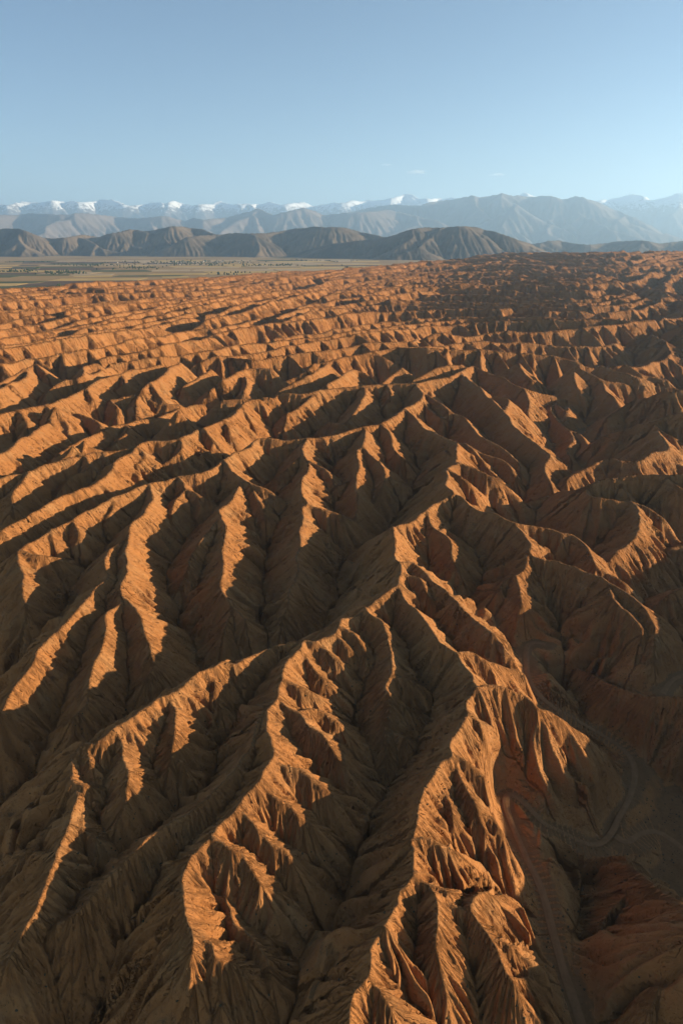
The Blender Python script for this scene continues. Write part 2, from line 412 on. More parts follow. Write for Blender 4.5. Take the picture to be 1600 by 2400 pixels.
# ------------------------------------------------------------------ ridge lines of the near badlands
# Ridge crests read from the photograph in crops of 2.8 x (origin below), each with its crest heights in metres
CROP = {'P1': (0, 1900), 'P2': (520, 1900), 'P3': (1040, 1900), 'Q1': (0, 1450), 'Q2': (520, 1450), 'Q3': (1040, 1450),
        'R1': (0, 1100), 'R2': (520, 1100), 'R3': (1040, 1100), 'S1': (0, 850), 'S2': (520, 850), 'S3': (1040, 850)}
RIDGES = """
-46 45 44 44 44 44 43 42 41 38 30| R2 1160,760 1060,820 1000,850 940,905 880,940 800,975 780,1010 Q2 730,90 660,125 600,150 530,140 515,190 480,230 400,330 390,400 370,450 355,510 300,590 295,610 300,720 320,820 340,890 310,950 260,1030 235,1085 150,1170 95,1245 60,1280 P1 1456,80 1390,165 1300,250 1250,290 1195,380 1180,420 1200,500 1205,590 1215,680 1240,750 1260,830 1255,920 1265,1000 1275,1090 1280,1170 1240,1290 1220,1400
46 46 45 44 44 44 43 43 42 41 40| R2 1115,365 1130,430 1135,500 1130,560 1165,610 1175,660 1160,740 1165,780 1210,860 1290,920 1340,990 1390,1060 Q2 1420,140 1450,170 1530,220 Q3 80,220 130,290 175,350 180,400 215,445 160,520 150,560 155,640 100,720 60,780 45,830 60,890 Q2 1456,920 1420,960 1395,1010 1330,1090 1310,1180 1280,1260 1265,1340 P2 1275,30 1245,160 1240,290 1250,380 1240,420 1170,500 1140,610 1070,730 1030,820 975,920 968,1050 960,1110 900,1180 865,1260 845,1400 820,1520
46 44 46| R2 1115,365 1180,345 1250,330 1330,270 1400,210 1460,185 1520,160 R3 60,155
46 44 42 40 34 22| R3 60,155 130,190 180,235 250,265 350,300 385,325 460,355 540,360 690,380 760,410 830,420 930,500 960,560 1000,620 1100,680 1200,760
42 46 44 38 26 14| R3 460,355 520,420 570,490 560,540 640,580 720,590 880,640 1000,690 1090,745 1180,810 1280,880 1350,950 1380,1020 1390,1100 Q3 1400,240
46 45 45 44| R3 60,155 10,90 S3 20,740 20,690 90,655 80,640 S2 1540,520
44 34 18| S3 90,655 180,680 280,720 340,745 395,790 R3 440,170
44 34 16| S3 20,700 90,740 150,770 190,830 R3 260,240
42 38| S3 80,640 10,570 25,560
38 40 42 43 42 44 44 43 44 45 46 45 46 45| R1 115,535 170,490 270,435 340,385 430,345 480,320 560,275 640,235 690,205 740,175 850,140 880,125 990,90 1090,70 1170,40 1290,25 1370,0 S1 1470,630 S2 10,630 80,585 140,570 190,545 230,500 400,500 560,490 600,485 740,465 850,430 940,415 1030,395 1100,365 1170,320 1195,290 1260,265 1310,230 1310,190 1275,135 1350,110 1440,95 1500,85 S3 30,90 110,50 185,15
38 36 30 14| R1 115,535 120,600 150,680 150,760 160,860 180,950 160,1040 130,1120
38 30 14| R1 140,530 300,560 400,575 470,640
41 34 26| R1 340,390 345,440 330,500
42 34 18| R1 480,320 500,380 515,430 540,520
42 34 20| R1 740,175 740,230 700,330 680,360
42 32| R1 750,200 780,260 800,310
44 42 40 38 40 38 34 28 14| R1 990,90 990,200 940,290 890,330 840,370 840,450 815,530 835,600 825,700 790,770 800,830 770,870 710,930 695,1000 Q1 690,100 680,160 640,240 610,320 590,420 560,560 480,640
36 32 22 10| R1 800,830 850,880 900,930 940,1020 965,1100 Q1 965,120 1000,200 1010,300 960,400
36 28 27 30 24 27 20 8| R1 830,430 770,470 720,510 690,590 690,640 710,690 620,760 570,850 470,960 400,1040 Q1 400,60 340,110 270,190 230,260 150,360 80,450 20,570 -60,680
44 38 28 12| R1 1170,40 1210,120 1150,200 1125,290 1130,400 1120,520
38 28 14| R1 1210,120 1310,170 1380,210 1430,290
44 40 40 40 38 34 26 10| S2 10,630 80,720 190,790 R2 130,80 60,190 0,240 R1 1440,290 1480,380 1470,450 1460,560 1460,680 1445,760 1490,830 1525,900 R2 40,980 10,1070
40 34 22| R2 200,95 300,130 380,190 420,260
40 32 14| R2 200,95 220,150 265,220 280,310 300,370
26 20 10| R2 75,900 140,980 160,1080
36 28 24 10| R1 1440,310 1390,370 1310,470 1250,570 1240,630 1180,760 1100,850
44 42 42 38 36 34 30 24 10| S2 560,490 525,560 545,620 575,670 520,770 R2 545,30 520,90 520,170 560,220 530,260 530,340 510,420 510,500 490,590 500,650 480,730 445,770 430,880 400,1000
38 34 16| R2 570,230 700,260 780,290 860,330 900,370
42 34 16| S2 575,640 680,700 720,770 740,820
40 30 12| S2 520,600 470,650 400,710 320,780 R2 280,90
44 42 38 26 10| S2 940,415 940,480 920,550 885,580 900,670 880,750 880,830 R2 890,200 870,330
40 32 14| S2 920,550 1030,650 1070,720 R2 1070,30 1060,90 1020,170 930,310
32 14| R2 1075,40 1180,90 1220,170
38 28 14| R2 890,30 870,40 760,110 640,180
44 36 28 12| S2 1050,400 1100,450 1130,560 1190,640 1260,680 1300,740
45 42 40 38 28 12| S2 1195,295 1260,340 1320,420 1410,465 1540,520 S3 130,530 190,570 250,640 310,710 370,760
39 32 16| S3 130,525 250,580 380,630 440,690 470,760 480,820
40 28| S2 1260,380 1220,410 1180,470
45 38 24 14| S2 1310,230 1350,290 1410,345 1480,385 1530,410 S3 60,440
45 42 38 30 14| S2 1310,190 1400,240 1490,310 S3 0,280 50,320 140,355 185,420 260,490 370,545 430,590 490,650 500,720
45 43 42 40 36 30 12| S3 110,50 150,100 230,150 270,200 330,260 400,320 450,400 520,460 620,540 700,600 660,660 665,710 700,780
44 30 14| S3 400,320 420,240 330,215
46 43 40 34 20| S3 195,15 290,60 390,95 430,125 530,165 640,200 720,210 790,250
40 30 16| S3 530,165 545,210 555,250 545,330
38 40 36 36 30 12| S3 820,270 800,320 720,260 700,290 720,340 780,410 820,440 850,500 805,560 830,640
38 32 20| S3 720,260 790,225 860,240 900,300
38 26 14| S3 820,440 890,460 930,520 960,590
44 38 28 14| S3 490,0 530,70 570,100 620,115 660,160 720,190
42 40 36 30 20| S3 850,20 940,60 1010,95 1050,110 1140,125 1220,155 1280,200
38 28 16| S3 1040,120 1060,180 1110,215 1140,260
38 24 14| S3 850,60 860,120 890,170 960,210
44 40 34 24| S3 1030,5 1120,45 1270,90 1380,125 1480,150 1560,190
44 38 28| S3 1190,0 1260,50 1320,80 1460,110
-48 46 42 36 28 20| S3 1700,140 1568,165 1480,185 1400,195 1330,225 1255,240 1150,300 1060,370
44 30 20| S3 1400,195 1440,250 1460,290
40 26 18| S3 1255,240 1310,290 1360,340
-50 46 42 36 28 20| S3 1700,320 1568,335 1480,345 1380,380 1270,400 1180,440 1080,470 980,520
42 36 26| S3 1380,380 1420,430 1500,480 1568,520 1640,570
42 34| S3 1480,345 1540,420 1568,450
40 34 32 26 20 10| S3 1400,440 1460,520 1470,560 1360,590 1290,630 1150,635 1090,620 1010,650 900,700 800,760
-50 48 46 44 40 32 24 16| R3 1700,25 1568,30 1480,38 1380,30 1280,35 1110,50 1010,75 920,110 840,125 780,130 700,160 540,215 400,260
42 38 36 34 26 12| R3 930,110 980,175 1130,195 1220,205 1270,250 1280,320 1275,400 1230,455 1130,550 1060,620
42 38| R3 1130,60 1200,150 1225,200
36 28 14| R3 1220,205 1340,250 1440,320 1470,400
44 36 26| R3 1450,40 1530,100 1568,130 1640,210
-28 25 20 12| R3 1700,440 1568,490 1430,540 1290,610 1220,720
28 20 10| R3 1568,780 1480,820 1390,900
42 36 30 22 8| R3 560,540 530,620 470,680 400,710 350,780 270,800 190,830
34 26 10| R3 465,690 500,800 520,900 560,1000
40 32 18 8| R3 1090,745 1110,850 1210,930 1300,1040 Q3 1290,150 1280,230
45 38 30 12| R2 1340,270 1380,370 1490,450 1510,560 1540,640 R3 130,720 150,820
40 28 14| R2 1430,400 R3 0,380 60,410 130,470 220,560
46 42 38 34 28 10| R2 1165,610 1260,610 1330,660 1400,740 1480,800 R3 20,800 80,870 170,950 240,1010 330,1080 Q3 190,0 280,100 350,200 400,290 430,330
46 40 30| R2 1175,670 1300,720 1340,810 1400,900 1430,960
46 40 34 22 8| Q3 90,220 180,225 260,270 340,290 440,325 520,350 560,430
-45 44 42 40 36 31 25 18 8| Q3 215,445 300,435 400,450 520,480 600,560 700,610 800,680 900,750 980,810 1040,860 1110,950
44 36 24 10| Q3 155,600 230,680 290,790 350,920 350,1060
45 38 26 8| Q3 60,880 150,930 250,1010 330,1090 380,1200
44 36 24 10| Q3 80,930 140,1100 200,1230 P3 250,110 330,240 410,370
36 24 10| P3 240,20 300,30 380,110 470,220 500,330
44 36 24| Q2 1370,1070 1450,1100 1500,1170 Q3 60,1290 P3 60,40 120,120 135,210
44 40 34 24 8| P2 1245,200 1350,200 1420,230 1500,260 P3 0,250 130,300 180,340 280,390 370,470
44 43 42 40 38 34 30 24| P2 1250,390 1320,450 1390,480 1490,520 P3 20,560 100,610 165,630 240,720 310,830 360,920 400,1040 450,1130 490,1230 540,1330 590,1400 660,1500
40 38 30 12| P3 165,630 220,560 280,540 330,560 420,560 520,700 560,760
36 28 10| P3 330,860 430,880 470,900 560,940 620,1000
32 26 10| P3 450,1110 540,1110 640,1140 700,1220
42 38 34 26| P2 1395,540 1400,690 1410,830 1420,920 1440,1020 1460,1130 1490,1280 1530,1400 1560,1500
41 34 22| P2 965,1110 1050,1200 1120,1290 1190,1400
43 32| P2 1080,760 1100,850 1140,950
43 36 26| P2 1250,420 1190,560 1200,700
-8 12 16 22 27 32 40| P3 820,270 1000,300 1170,300 1210,360 1290,430 1380,490 1500,570 1568,620 1660,700 1740,800
24 18 10| P3 1290,430 1180,560 1000,760 880,880
30 24 14| P3 1500,570 1420,760 1300,900 1150,1060
34 30 22| P3 1650,700 1560,900 1460,1100 1350,1300 1300,1400
-10 16 20 20 24 28| Q3 720,200 850,300 1000,370 1120,430 1250,490 1350,510 1568,510 1700,520
-43 42 44 45 45 45 44 42 39 32 22| Q2 530,140 380,165 340,170 240,215 160,250 90,290 Q1 1456,285 1410,320 1310,350 1250,400 1190,450 1105,500 1040,520 990,560 900,610 830,660 760,715 680,765 600,800 550,800 490,860 470,910 470,1000 460,1080 420,1180 360,1290 P1 270,180 140,310 0,450 -100,560
40 30 18 10| Q1 470,1090 500,1140 480,1230 450,1350 P1 390,220 330,400 250,600 150,800 60,980
41 34 20| Q1 1410,320 1410,400 1400,490 1430,600 1430,720
41 36 30 22 10| Q1 1105,505 1140,570 1150,660 1150,740 1135,810 1110,930 1040,1040 1000,1150
28 20 10| Q1 1130,860 1200,950 1260,1040
42 36 30 22 8| Q1 760,720 800,800 810,900 840,990 840,1080 830,1180 800,1280 780,1350
40 30 20| Q1 470,1050 560,1090 650,1110 690,1170
39 28 12| Q1 500,1140 540,1160 620,1180 660,1230 720,1290
32 20 8| Q1 540,1170 550,1370 P1 560,120 640,180 720,280
38 24| Q1 560,830 600,940 620,1020
45 43 40 38 34 28 20 12 8| Q2 300,590 240,640 215,740 190,820 130,900 100,960 40,1020 0,1080 Q1 1390,1150 1290,1230 1200,1290 1110,1350 P1 970,180 930,230 880,280 820,340 700,440 600,560 480,680 380,740 220,880 60,1000
-36 29 24 20 17 14 12| P1 1190,430 1080,450 910,600 840,690 740,800 640,890 520,970 400,1010 280,1130 180,1290 90,1420
-33 26 19 12| P1 1215,680 1150,800 1110,900 1000,1080 850,1250 700,1420
46 36 16| Q2 780,60 850,90 900,150 940,250 930,350
45 38 26 14| Q2 740,90 790,150 860,215 930,300
45 38 28 12| Q2 610,150 690,210 760,270 820,320 910,390
45 40 30 12| Q2 520,190 570,270 640,350 700,395 780,460 820,540
44 40 32 14| Q2 390,390 470,430 590,480 650,520 700,600
44 42 36 28 16 6| Q2 355,520 430,580 500,610 560,700 640,760 720,840 790,920 850,980 960,1040 1010,1090
41 36 28 12| Q2 500,605 600,590 680,620 750,690 820,770 870,820
44 38 30 20 8| Q2 340,900 420,970 500,990 570,1040 640,1090 720,1150 800,1220 880,1320
44 36 28| Q2 300,700 380,760 440,850 500,930
44 38 30 20 8| Q2 235,1085 300,1130 380,1190 440,1210 490,1280 560,1330 680,1390 P2 700,140 750,210
43 36 28 18 8| Q2 95,1250 170,1290 240,1370 P2 200,90 270,150 340,230 400,260 450,330 510,380 570,450 640,520
43 38 32 26 18 8| P1 1390,170 1480,240 1560,290 P2 140,280 170,340 210,400 250,480 340,520 400,620 460,720
40 36 30 22 14 8| P1 1195,430 1290,520 1370,570 1450,580 1500,650 P2 70,740 150,780 220,860 290,960 320,1060
35 30 22 10| P1 1240,750 1320,830 1390,860 1410,970 1500,1020 P2 130,1050 190,1180 250,1290
26 20 10| P1 1280,1170 1380,1200 1450,1290 1500,1400
45 42 40 38 34 30 24 14| R2 940,905 980,960 1040,1000 1080,1080 Q2 1060,60 1095,150 1110,240 1115,340 1070,440 1095,500 1090,580 1085,680 1090,760 1070,900 1040,1010
36 28 14| Q2 1120,360 1220,400 1320,460 1360,520
33 26 14| Q2 1100,500 1200,560 1300,610 1350,670
30 22 12| Q2 1090,690 1180,760 1260,800
40 42 44 44 44 43| R1 0,395 100,345 200,300 330,220 420,165 500,140 600,90 S1 680,740 730,690 760,640 860,590 900,545 980,510 1180,495 1300,430 1420,385 1480,370 S2 0,370 60,345 130,275 160,250 240,240
42 42 44 45 45 46| S2 0,240 180,235 340,230 360,205 520,200 620,185 750,160 910,150 1080,135 1280,130
43 34 20| S2 130,280 160,330 190,380 230,430
43 32| S2 240,240 260,290 290,320
44 40 34 14| S2 620,185 560,240 490,290 430,330 410,400 380,450 330,480
45 42 34 26 12| S2 930,160 940,200 900,260 860,340 790,400 700,380 620,460
45 36 24| S2 1085,140 1110,200 1090,240 1050,300
46 40 24| S1 1180,495 1190,560 1080,650 1040,740
44 34 22| S1 1330,430 1400,500 1440,560
45 36 24| S1 1470,370 1500,420 1520,460
43 36| S1 960,520 1000,570 1060,590
42 36 20| S1 900,545 950,610 870,690 790,760 740,830
42 42 43 44 44 44| S1 -60,345 0,330 100,310 200,290 300,265 380,240 460,210 560,160 660,100 780,70 850,45 1060,10
43 36 26| S1 100,310 160,350 180,400 220,440
43 34 22| S1 300,265 330,310 320,360
43 36| S1 360,290 440,325
43 32 20| S1 570,170 610,230 620,270
44 38 26| S1 790,70 820,120 770,160 710,220
38 40 42 40 32 16| S1 -60,620 0,590 70,560 140,490 210,450 330,370 440,325 530,340 620,370 660,400
40 42 43 43 44| S1 -60,780 0,760 100,725 180,710 250,680 330,650 450,625 560,600 620,580 760,565 900,540
43 40 34 16| S1 190,710 140,780 R1 75,160 80,230 40,290 30,350
43 36 24 12| S1 560,610 590,680 500,720 430,780 R1 380,140 340,190
30 40 43 44 44 44| S1 380,590 480,530 560,490 640,445 740,415 830,390 900,370 1020,350 1150,310 1230,280 1400,260 1568,235
44 36 24| S1 830,390 830,450 780,490 720,540
44 34| S1 1180,300 1190,340 1230,380
40 30| S1 480,540 520,590 530,620
42 32| S1 560,495 580,540 610,570
36 26| S1 1180,330 1130,380 1060,450
36 43 45 46| S1 720,240 890,200 930,170 980,125 1060,85 1120,20 1180,-10
38 30 20| S1 720,240 770,290 740,360
44 34 22| S1 920,180 890,250 900,310
44 40 34 30| S1 985,130 1040,200 1100,260 1180,270
44 44 45| S1 -60,180 0,165 60,130 170,90 180,30 240,0
44 34| S1 70,140 60,180 100,220
44 46| S1 -40,140 0,125 80,80 160,35
46 34| S1 240,0 300,60 340,90
34 44 46 46| S1 300,190 420,110 540,75 550,15 640,0
44 36| S1 540,75 640,60 740,10
36 44 45| S1 1380,170 1480,110 S2 0,110 100,60 180,35 320,30
36 44| S1 1200,150 1380,40
42 34| S2 150,80 160,130 140,185
44 34| S2 250,35 290,100
34 45 46| S2 370,180 500,110 600,60 690,0
42 46 36| S2 690,140 770,90 860,35 960,80
36 46| S2 1050,130 1130,60 1180,20
38 46 47| S2 1250,110 1400,30 1568,5
"""
# dirt tracks (same crops), each a list of way points
TRACKS = [
 "P3 920,1480 900,1400 850,1240 790,1080 745,920 710,790 670,620 620,460 560,350 500,220 440,80 Q3 410,1250 400,1180 425,1140 480,1160 560,1230 660,1330 P3 700,100 820,170 940,230 1010,240 1070,190 1110,130 1150,30 Q3 1190,1230 1240,1100 1250,1000 1220,920 1150,840 1000,750 850,660 720,580 620,490 555,390 540,280 545,180 590,150 680,170",
 "P3 1110,150 1190,215 1240,180 1290,150 1390,130 1480,180 1568,250 1660,330",
 "Q3 1430,500 1470,430 1510,390 1568,370 1700,340",
]


def parse(s):
    org = None; pts = []
    for tok in s.split():
        if tok in CROP: org = CROP[tok]; continue
        x, y = tok.split(',')
        pts.append((org[0] + float(x) / 2.8, org[1] + float(y) / 2.8))
    return pts


# ------------------------------------------------------------------ the badlands height field
DTH = 0.00245
th = [np.arange(R(-42), R(43), DTH)]
t, st = th[0][-1], DTH
ext = []
while t < R(118):
    st = min(st * 1.08, 0.022); t += st; ext.append(t)
th = np.concatenate([th[0], ext])
lr = np.arange(math.log(46), math.log(5400), DTH)
G = Grid(th, lr)
rr = np.broadcast_to(G.r[:, None], G.shape).astype(np.float32)
tt = np.broadcast_to(G.th[None, :], G.shape).astype(np.float32)
X, Y = G.X, G.Y

CREST = []
CREST_W = []


def descend(px, z0, ks, steep=False):
    pts = [(*unproject(*px[0], z0), z0)]
    for i in range(1, len(px)):
        g = ks * (0.25 + 2.2 * (i / (len(px) - 1)) ** 3.5)
        x0, y0, z = pts[-1]
        zz = np.linspace(z, z - 16, 60)
        xs, ys = unproject(px[i][0], px[i][1], zz)
        gg = z - zz - g * np.hypot(xs - x0, ys - y0)
        j = np.nonzero(gg >= 0)[0]
        j = j[0] if len(j) else int(gg.argmax())
        pts.append((float(xs[j]), float(ys[j]), float(zz[j])))
    return pts


rnd = random.Random(11)
for n, line in enumerate(RIDGES.strip().splitlines()):
    zs, path = line.split('|')
    zs = [float(v) for v in zs.split()]
    px = parse(path)
    force = zs[0] < 0
    zs = [abs(v) for v in zs]
    if force or max(zs) - min(zs) <= 12:                      # a main crest: heights as given
        zi = np.interp(np.linspace(0, 1, len(px)), np.linspace(0, 1, len(zs)), zs)
        pts = [(*unproject(u, v, z), z) for (u, v), z in zip(px, zi)]
    else:                                                      # a spur: leaves its parent crest and falls at a natural grade
        z0 = zs[0]
        if CREST:
            cp = np.vstack(CREST)
            dpx = np.hypot(cp[:, 0] - px[0][0], cp[:, 1] - px[0][1])
            if dpx.min() < 16: z0 = cp[dpx.argmin(), 2] - 0.3
        lo, hi = 0.03, 0.55
        steep = px[-1][0] > 1060 and px[-1][1] > 1590          # flanks above the track: down to the wash
        zend = zs[-1] if steep else (27 if len(px) > 8 else (20 if len(px) > 4 else 24))
        if steep: hi = 1.2
        elif px[0][1] > 1480 and px[0][0] > 440: hi, zend = 0.8, 29
        elif px[0][1] > 1480: zend = 32
        for _ in range(9):
            ks = (lo + hi) / 2
            pts = descend(px, z0, ks, steep)
            if pts[-1][2] < zend: hi = ks
            else: lo = ks
    CREST.append(catmull([(u, v, p[2]) for (u, v), p in zip(px, pts)], 3.0))
    rm = np.mean([math.hypot(p[0], p[1]) for p in pts])
    C = catmull(pts, max(1.6, 0.011 * rm))
    sarc = np.concatenate([[0], np.cumsum(np.hypot(np.diff(C[:, 0]), np.diff(C[:, 1])))])
    jz = fbm(sarc / 16.0, np.full_like(sarc, n * 3.7), 3, 40)
    jx = fbm(sarc / 7.0, np.full_like(sarc, n * 5.1), 3, 50); jy = fbm(sarc / 7.0, np.full_like(sarc, n * 9.3), 3, 60)
    C[:, 2] += jz * 1.6
    C[:, 0] += jx * 0.9; C[:, 1] += jy * 0.9
    CREST_W.append(C)
    kk = rnd.uniform(0.90, 1.0)
    if n == 1 or (px[-1][0] > 1060 and px[-1][1] > 1590): kk = 1.16       # the undercut flank above the track
    G.tent(C, kk, soft=0.35, reach=62.0, s0=n * 971.0)
for P, kk in (([(120, -60, 50), (150, 20, 53), (175, 90, 54), (190, 160, 50), (235, 250, 52), (300, 330, 50)], 0.75),
              ([(240, -120, 55), (280, 10, 58), (330, 130, 56), (400, 260, 54)], 0.75)):
    G.tent(catmull(P, 3.0), kk, reach=70, s0=7000)
print("tents", round(time.time() - T0, 1))

# ------------------------------------------------------------------ farther off: ridges grown over the rest of the badlands
def base_z(x, y):
    r = np.hypot(x, y); t = np.degrees(np.arctan2(x, y))
    return smooth(-8.0, 20.0, t) * smooth(1400, 4400, r) * 78 + smooth(12, 30, t) * smooth(2200, 4800, r) * 14 - smooth(4200, 5300, r) * 40


def az_limit(r):
    return R(38.5) - smooth(90, 800, r) * R(12.0)


def edge_r(x, y):
    t = np.degrees(np.arctan2(x, y))
    return np.interp(t, [-46, -27, -20, -12, -5, 3, 9, 14, 40], [2300, 2650, 2950, 3350, 3900, 4400, 5000, 6500, 6500]) * (1 + 0.07 * fbm(x / 420, y / 420, 3, 27))


def f1(fn, *a):
    return float(fn(*[np.array([v], np.float32) for v in a])[0])


def outside_traced(x, y):
    r = math.hypot(x, y); t = math.atan2(x, y)
    return r > 775 or abs(t) > f1(az_limit, r) + 0.02


NZ = {}
gx = np.arange(-3000, 3400, 20, dtype=np.float32); gy = np.arange(-300, 5200, 20, dtype=np.float32)
GXX, GYY = np.meshgrid(gx, gy)
ang_noise = fbm(GXX / 430, GYY / 430, 3, 61) * 0.80 + fbm(GXX / 110, GYY / 110, 2, 62) * 0.35
zz_noise = fbm(GXX / 300, GYY / 300, 2, 63) * 12.0
lam_noise = 1.0 + 0.45 * fbm(GXX / 380, GYY / 380, 2, 64)
base_g = base_z(GXX, GYY)
edge_g = edge_r(GXX, GYY)


def look(F, x, y):
    i = min(max(int((y + 300) / 20), 0), len(gy) - 1); j = min(max(int((x + 3000) / 20), 0), len(gx) - 1)
    return float(F[i, j])


def trend(x, y):
    side = math.tanh((x - (0.165 * y + 10)) / (60.0 + 0.11 * max(y, 0)))
    far_ = min(max((math.hypot(x, y) - 600) / 900, 0), 1)
    tr = (R(48) + far_ * R(21) if side < 0 else R(62)) * -side
    beyond = 0.5 + 0.5 * math.tanh((x - (0.33 * y + 40)) / (40.0 + 0.05 * max(y, 0)))      # past the big right-hand valley they turn back
    return tr * (1 - beyond) + R(63) * beyond + look(ang_noise, x, y)


def in_region(x, y):
    r = math.hypot(x, y); t = math.atan2(x, y)
    if r < 60 or r > 4700 or t < R(-33) - (R(10) if r < 500 else 0): return False
    if t > (R(34) if r > 900 else R(75)): return False
    return outside_traced(x, y) and r < look(edge_g, x, y)


LAM = 64.0
occ = {}


def occ_add(x, y, ident):
    occ.setdefault((int(x // 40), int(y // 40)), []).append((x, y, ident))


def occ_near(x, y, rad, ident=-1):
    best = None
    ci, cj = int(x // 40), int(y // 40); n = int(rad // 40) + 1
    for i in range(ci - n, ci + n + 1):
        for j in range(cj - n, cj + n + 1):
            for q in occ.get((i, j), ()):
                if q[2] == ident: continue
                dd = (q[0] - x) ** 2 + (q[1] - y) ** 2
                if dd < rad * rad and (best is None or dd < best[0]): best = (dd, q)
    return best


rg = random.Random(5)
for n, cp in enumerate(CREST_W):                                   # the traced crests count as taken ground
    for p in cp[::3]: occ_add(p[0], p[1], -100 - n)
seeds = [(x + rg.uniform(-18, 18), y + rg.uniform(-18, 18)) for y in range(-60, 4700, 42) for x in range(-2600, 2900, 42)]
seeds = [p for p in seeds if in_region(*p)]
rg.shuffle(seeds)
mains = []
for x0, y0 in seeds:
    lam = LAM * look(lam_noise, x0, y0) * (1.0 if math.hypot(x0, y0) < 1800 else 1.1)
    if occ_near(x0, y0, lam * 0.92): continue
    ident = len(mains)
    halves = []
    for sg in (1, -1):
        x, y = x0, y0; P = []; joined = False
        L = rg.uniform(150, 700)
        a0 = trend(x, y)
        while L > 0:
            a0 = 0.6 * a0 + 0.4 * (trend(x, y) + rg.uniform(-0.25, 0.25))
            x += sg * 12 * math.cos(a0); y += sg * 12 * math.sin(a0); L -= 12
            if not in_region(x, y): break
            hitq = occ_near(x, y, lam * 0.50, ident)
            if hitq:
                if rg.random() < 0.75: P.append((hitq[1][0], hitq[1][1])); joined = True
                break
            P.append((x, y))
        halves.append((P, joined))
    pts = [p for p in reversed(halves[1][0])] + [(x0, y0)] + halves[0][0]
    if len(pts) < 4: continue
    for p in pts: occ_add(p[0], p[1], ident)
    mains.append((pts, halves[1][1], halves[0][1]))
print("mains", len(mains), round(time.time() - T0, 1))
nseg = 0
for n, (pts, j0, j1) in enumerate(mains):
    m = len(pts)
    P = np.array([(x, y, 0.0) for x, y in pts])
    sarc = np.concatenate([[0], np.cumsum(np.hypot(np.diff(P[:, 0]), np.diff(P[:, 1])))])
    z = np.array([look(zz_noise, x, y) + look(base_g, x, y) for x, y in pts]) + 41 + rg.uniform(-6, 5)
    z += fbm(sarc / 38.0, np.full(m, n * 3.7), 3, 44) * (3.6 + 3.0 * float(smooth(0, 400, P[:, 0].mean())))
    if not j0: z -= 16 * (1 - smooth(0, 55, sarc)) ** 1.5
    if not j1: z -= 16 * (1 - smooth(0, 55, sarc[-1] - sarc)) ** 1.5
    ed = np.array([look(edge_g, x, y) for x, y in pts]); rad = np.hypot(P[:, 0], P[:, 1])
    z = z * (1 - 0.6 * smooth(0.80, 1.0, rad / ed)) 
    P[:, 2] = z
    P[:, :2] += np.stack([fbm(sarc / 20, np.full(m, n * 1.7), 2, 45), fbm(sarc / 20, np.full(m, n * 2.9), 2, 46)], 1) * 3.5
    kk = rg.uniform(1.06, 1.26)
    C = catmull(P, max(6.0, rad.mean() * 0.008))
    G.tent(C, kk, soft=0.4, reach=60, s0=n * 613.0 + 200000)
    # spurs either side
    for sd in (-1, 1):
        q = rg.uniform(5, 30)
        while q < sarc[-1] - 4:
            i = min(int(np.searchsorted(sarc, q)), m - 2)
            f = (q - sarc[i - 1]) / max(sarc[i] - sarc[i - 1], 1e-3) if i > 0 else 0
            x, y, zc = P[i - 1] * (1 - f) + P[i] * f if i > 0 else P[0]
            tx, ty = P[i + 1, :2] - P[max(i - 1, 0), :2]
            an = math.atan2(ty, tx) + sd * (R(90) + rg.uniform(-0.45, 0.35))
            L = rg.choice((rg.uniform(12, 24), rg.uniform(22, 42))); ks = rg.uniform(0.26, 0.50)
            S = [(x, y, zc - 0.2)]
            run = 0.0
            while run < L:
                st_ = 9.0; an += rg.uniform(-0.28, 0.28)
                x += st_ * math.cos(an); y += st_ * math.sin(an); run += st_
                zc -= st_ * ks * (0.75 + 0.9 * (run / L))
                S.append((x, y, zc))
            G.tent(np.array(S), kk + 0.04, soft=0.35, reach=34, s0=rg.uniform(0, 90000) + 300000)
            q += rg.uniform(14, 34) * rg.choice((0.7, 1.0, 1.0, 1.9))
    nseg += m
print("grown", nseg, round(time.time() - T0, 1))

# relief on the slopes: ribs and gullies running straight down from the crests
cellw = rr * np.float32(DTH)


def rib(s, lam, seed, jit=0.45):
    q = s / np.float32(lam)
    q = q + np.float32(jit) * 2 * (vnoise(q * 0.61, q * 0 + seed * 1.37, seed) - 0.5) * 1.6
    c = np.floor(q)
    amp = 0.45 + 0.75 * vnoise(c * 0.713 + 0.31, c * 0 + 0.5, seed + 50)
    fade = np.clip(lam / (3.0 * cellw) - 0.55, 0, 1)
    return (1 - 4 * np.abs(q - c - 0.5)) * -1 * amp * fade


d = G.d
wob = fbm(X / 15, Y / 15, 3, 5) * np.minimum(d / 7, 1.6)
sv = G.s + wob * 3.2
rel = np.minimum(0.20 * np.maximum(d - 3.0, 0), 2.9) * rib(sv, 17.0, 21)
rel += np.minimum(0.27 * np.maximum(d - 0.4, 0), 3.2) * rib(sv, 6.3, 22)
rel += np.minimum(0.30 * d, 1.15) * rib(sv + wob, 2.6, 23)
rel *= 0.55 + 0.9 * vnoise(X / 21, Y / 21, 37)
h = G.h + rel + fbm(X / 9, Y / 9, 3, 9) * 0.7
bz = base_z(X, Y)
floor = bz + 4.0 - 14 * smooth(600, 1000, rr) + 2.5 * fbm(X / 60, Y / 60, 3, 14) + 0.5 * fbm(X / 7, Y / 7, 3, 15)
h = np.maximum(h, floor)
edge = edge_r(X, Y)
h = h - smooth(0.0, 1.0, (rr - edge) / (0.08 * edge)) * 45
G.h = h.astype(np.float32)
print("fields", round(time.time() - T0, 1))

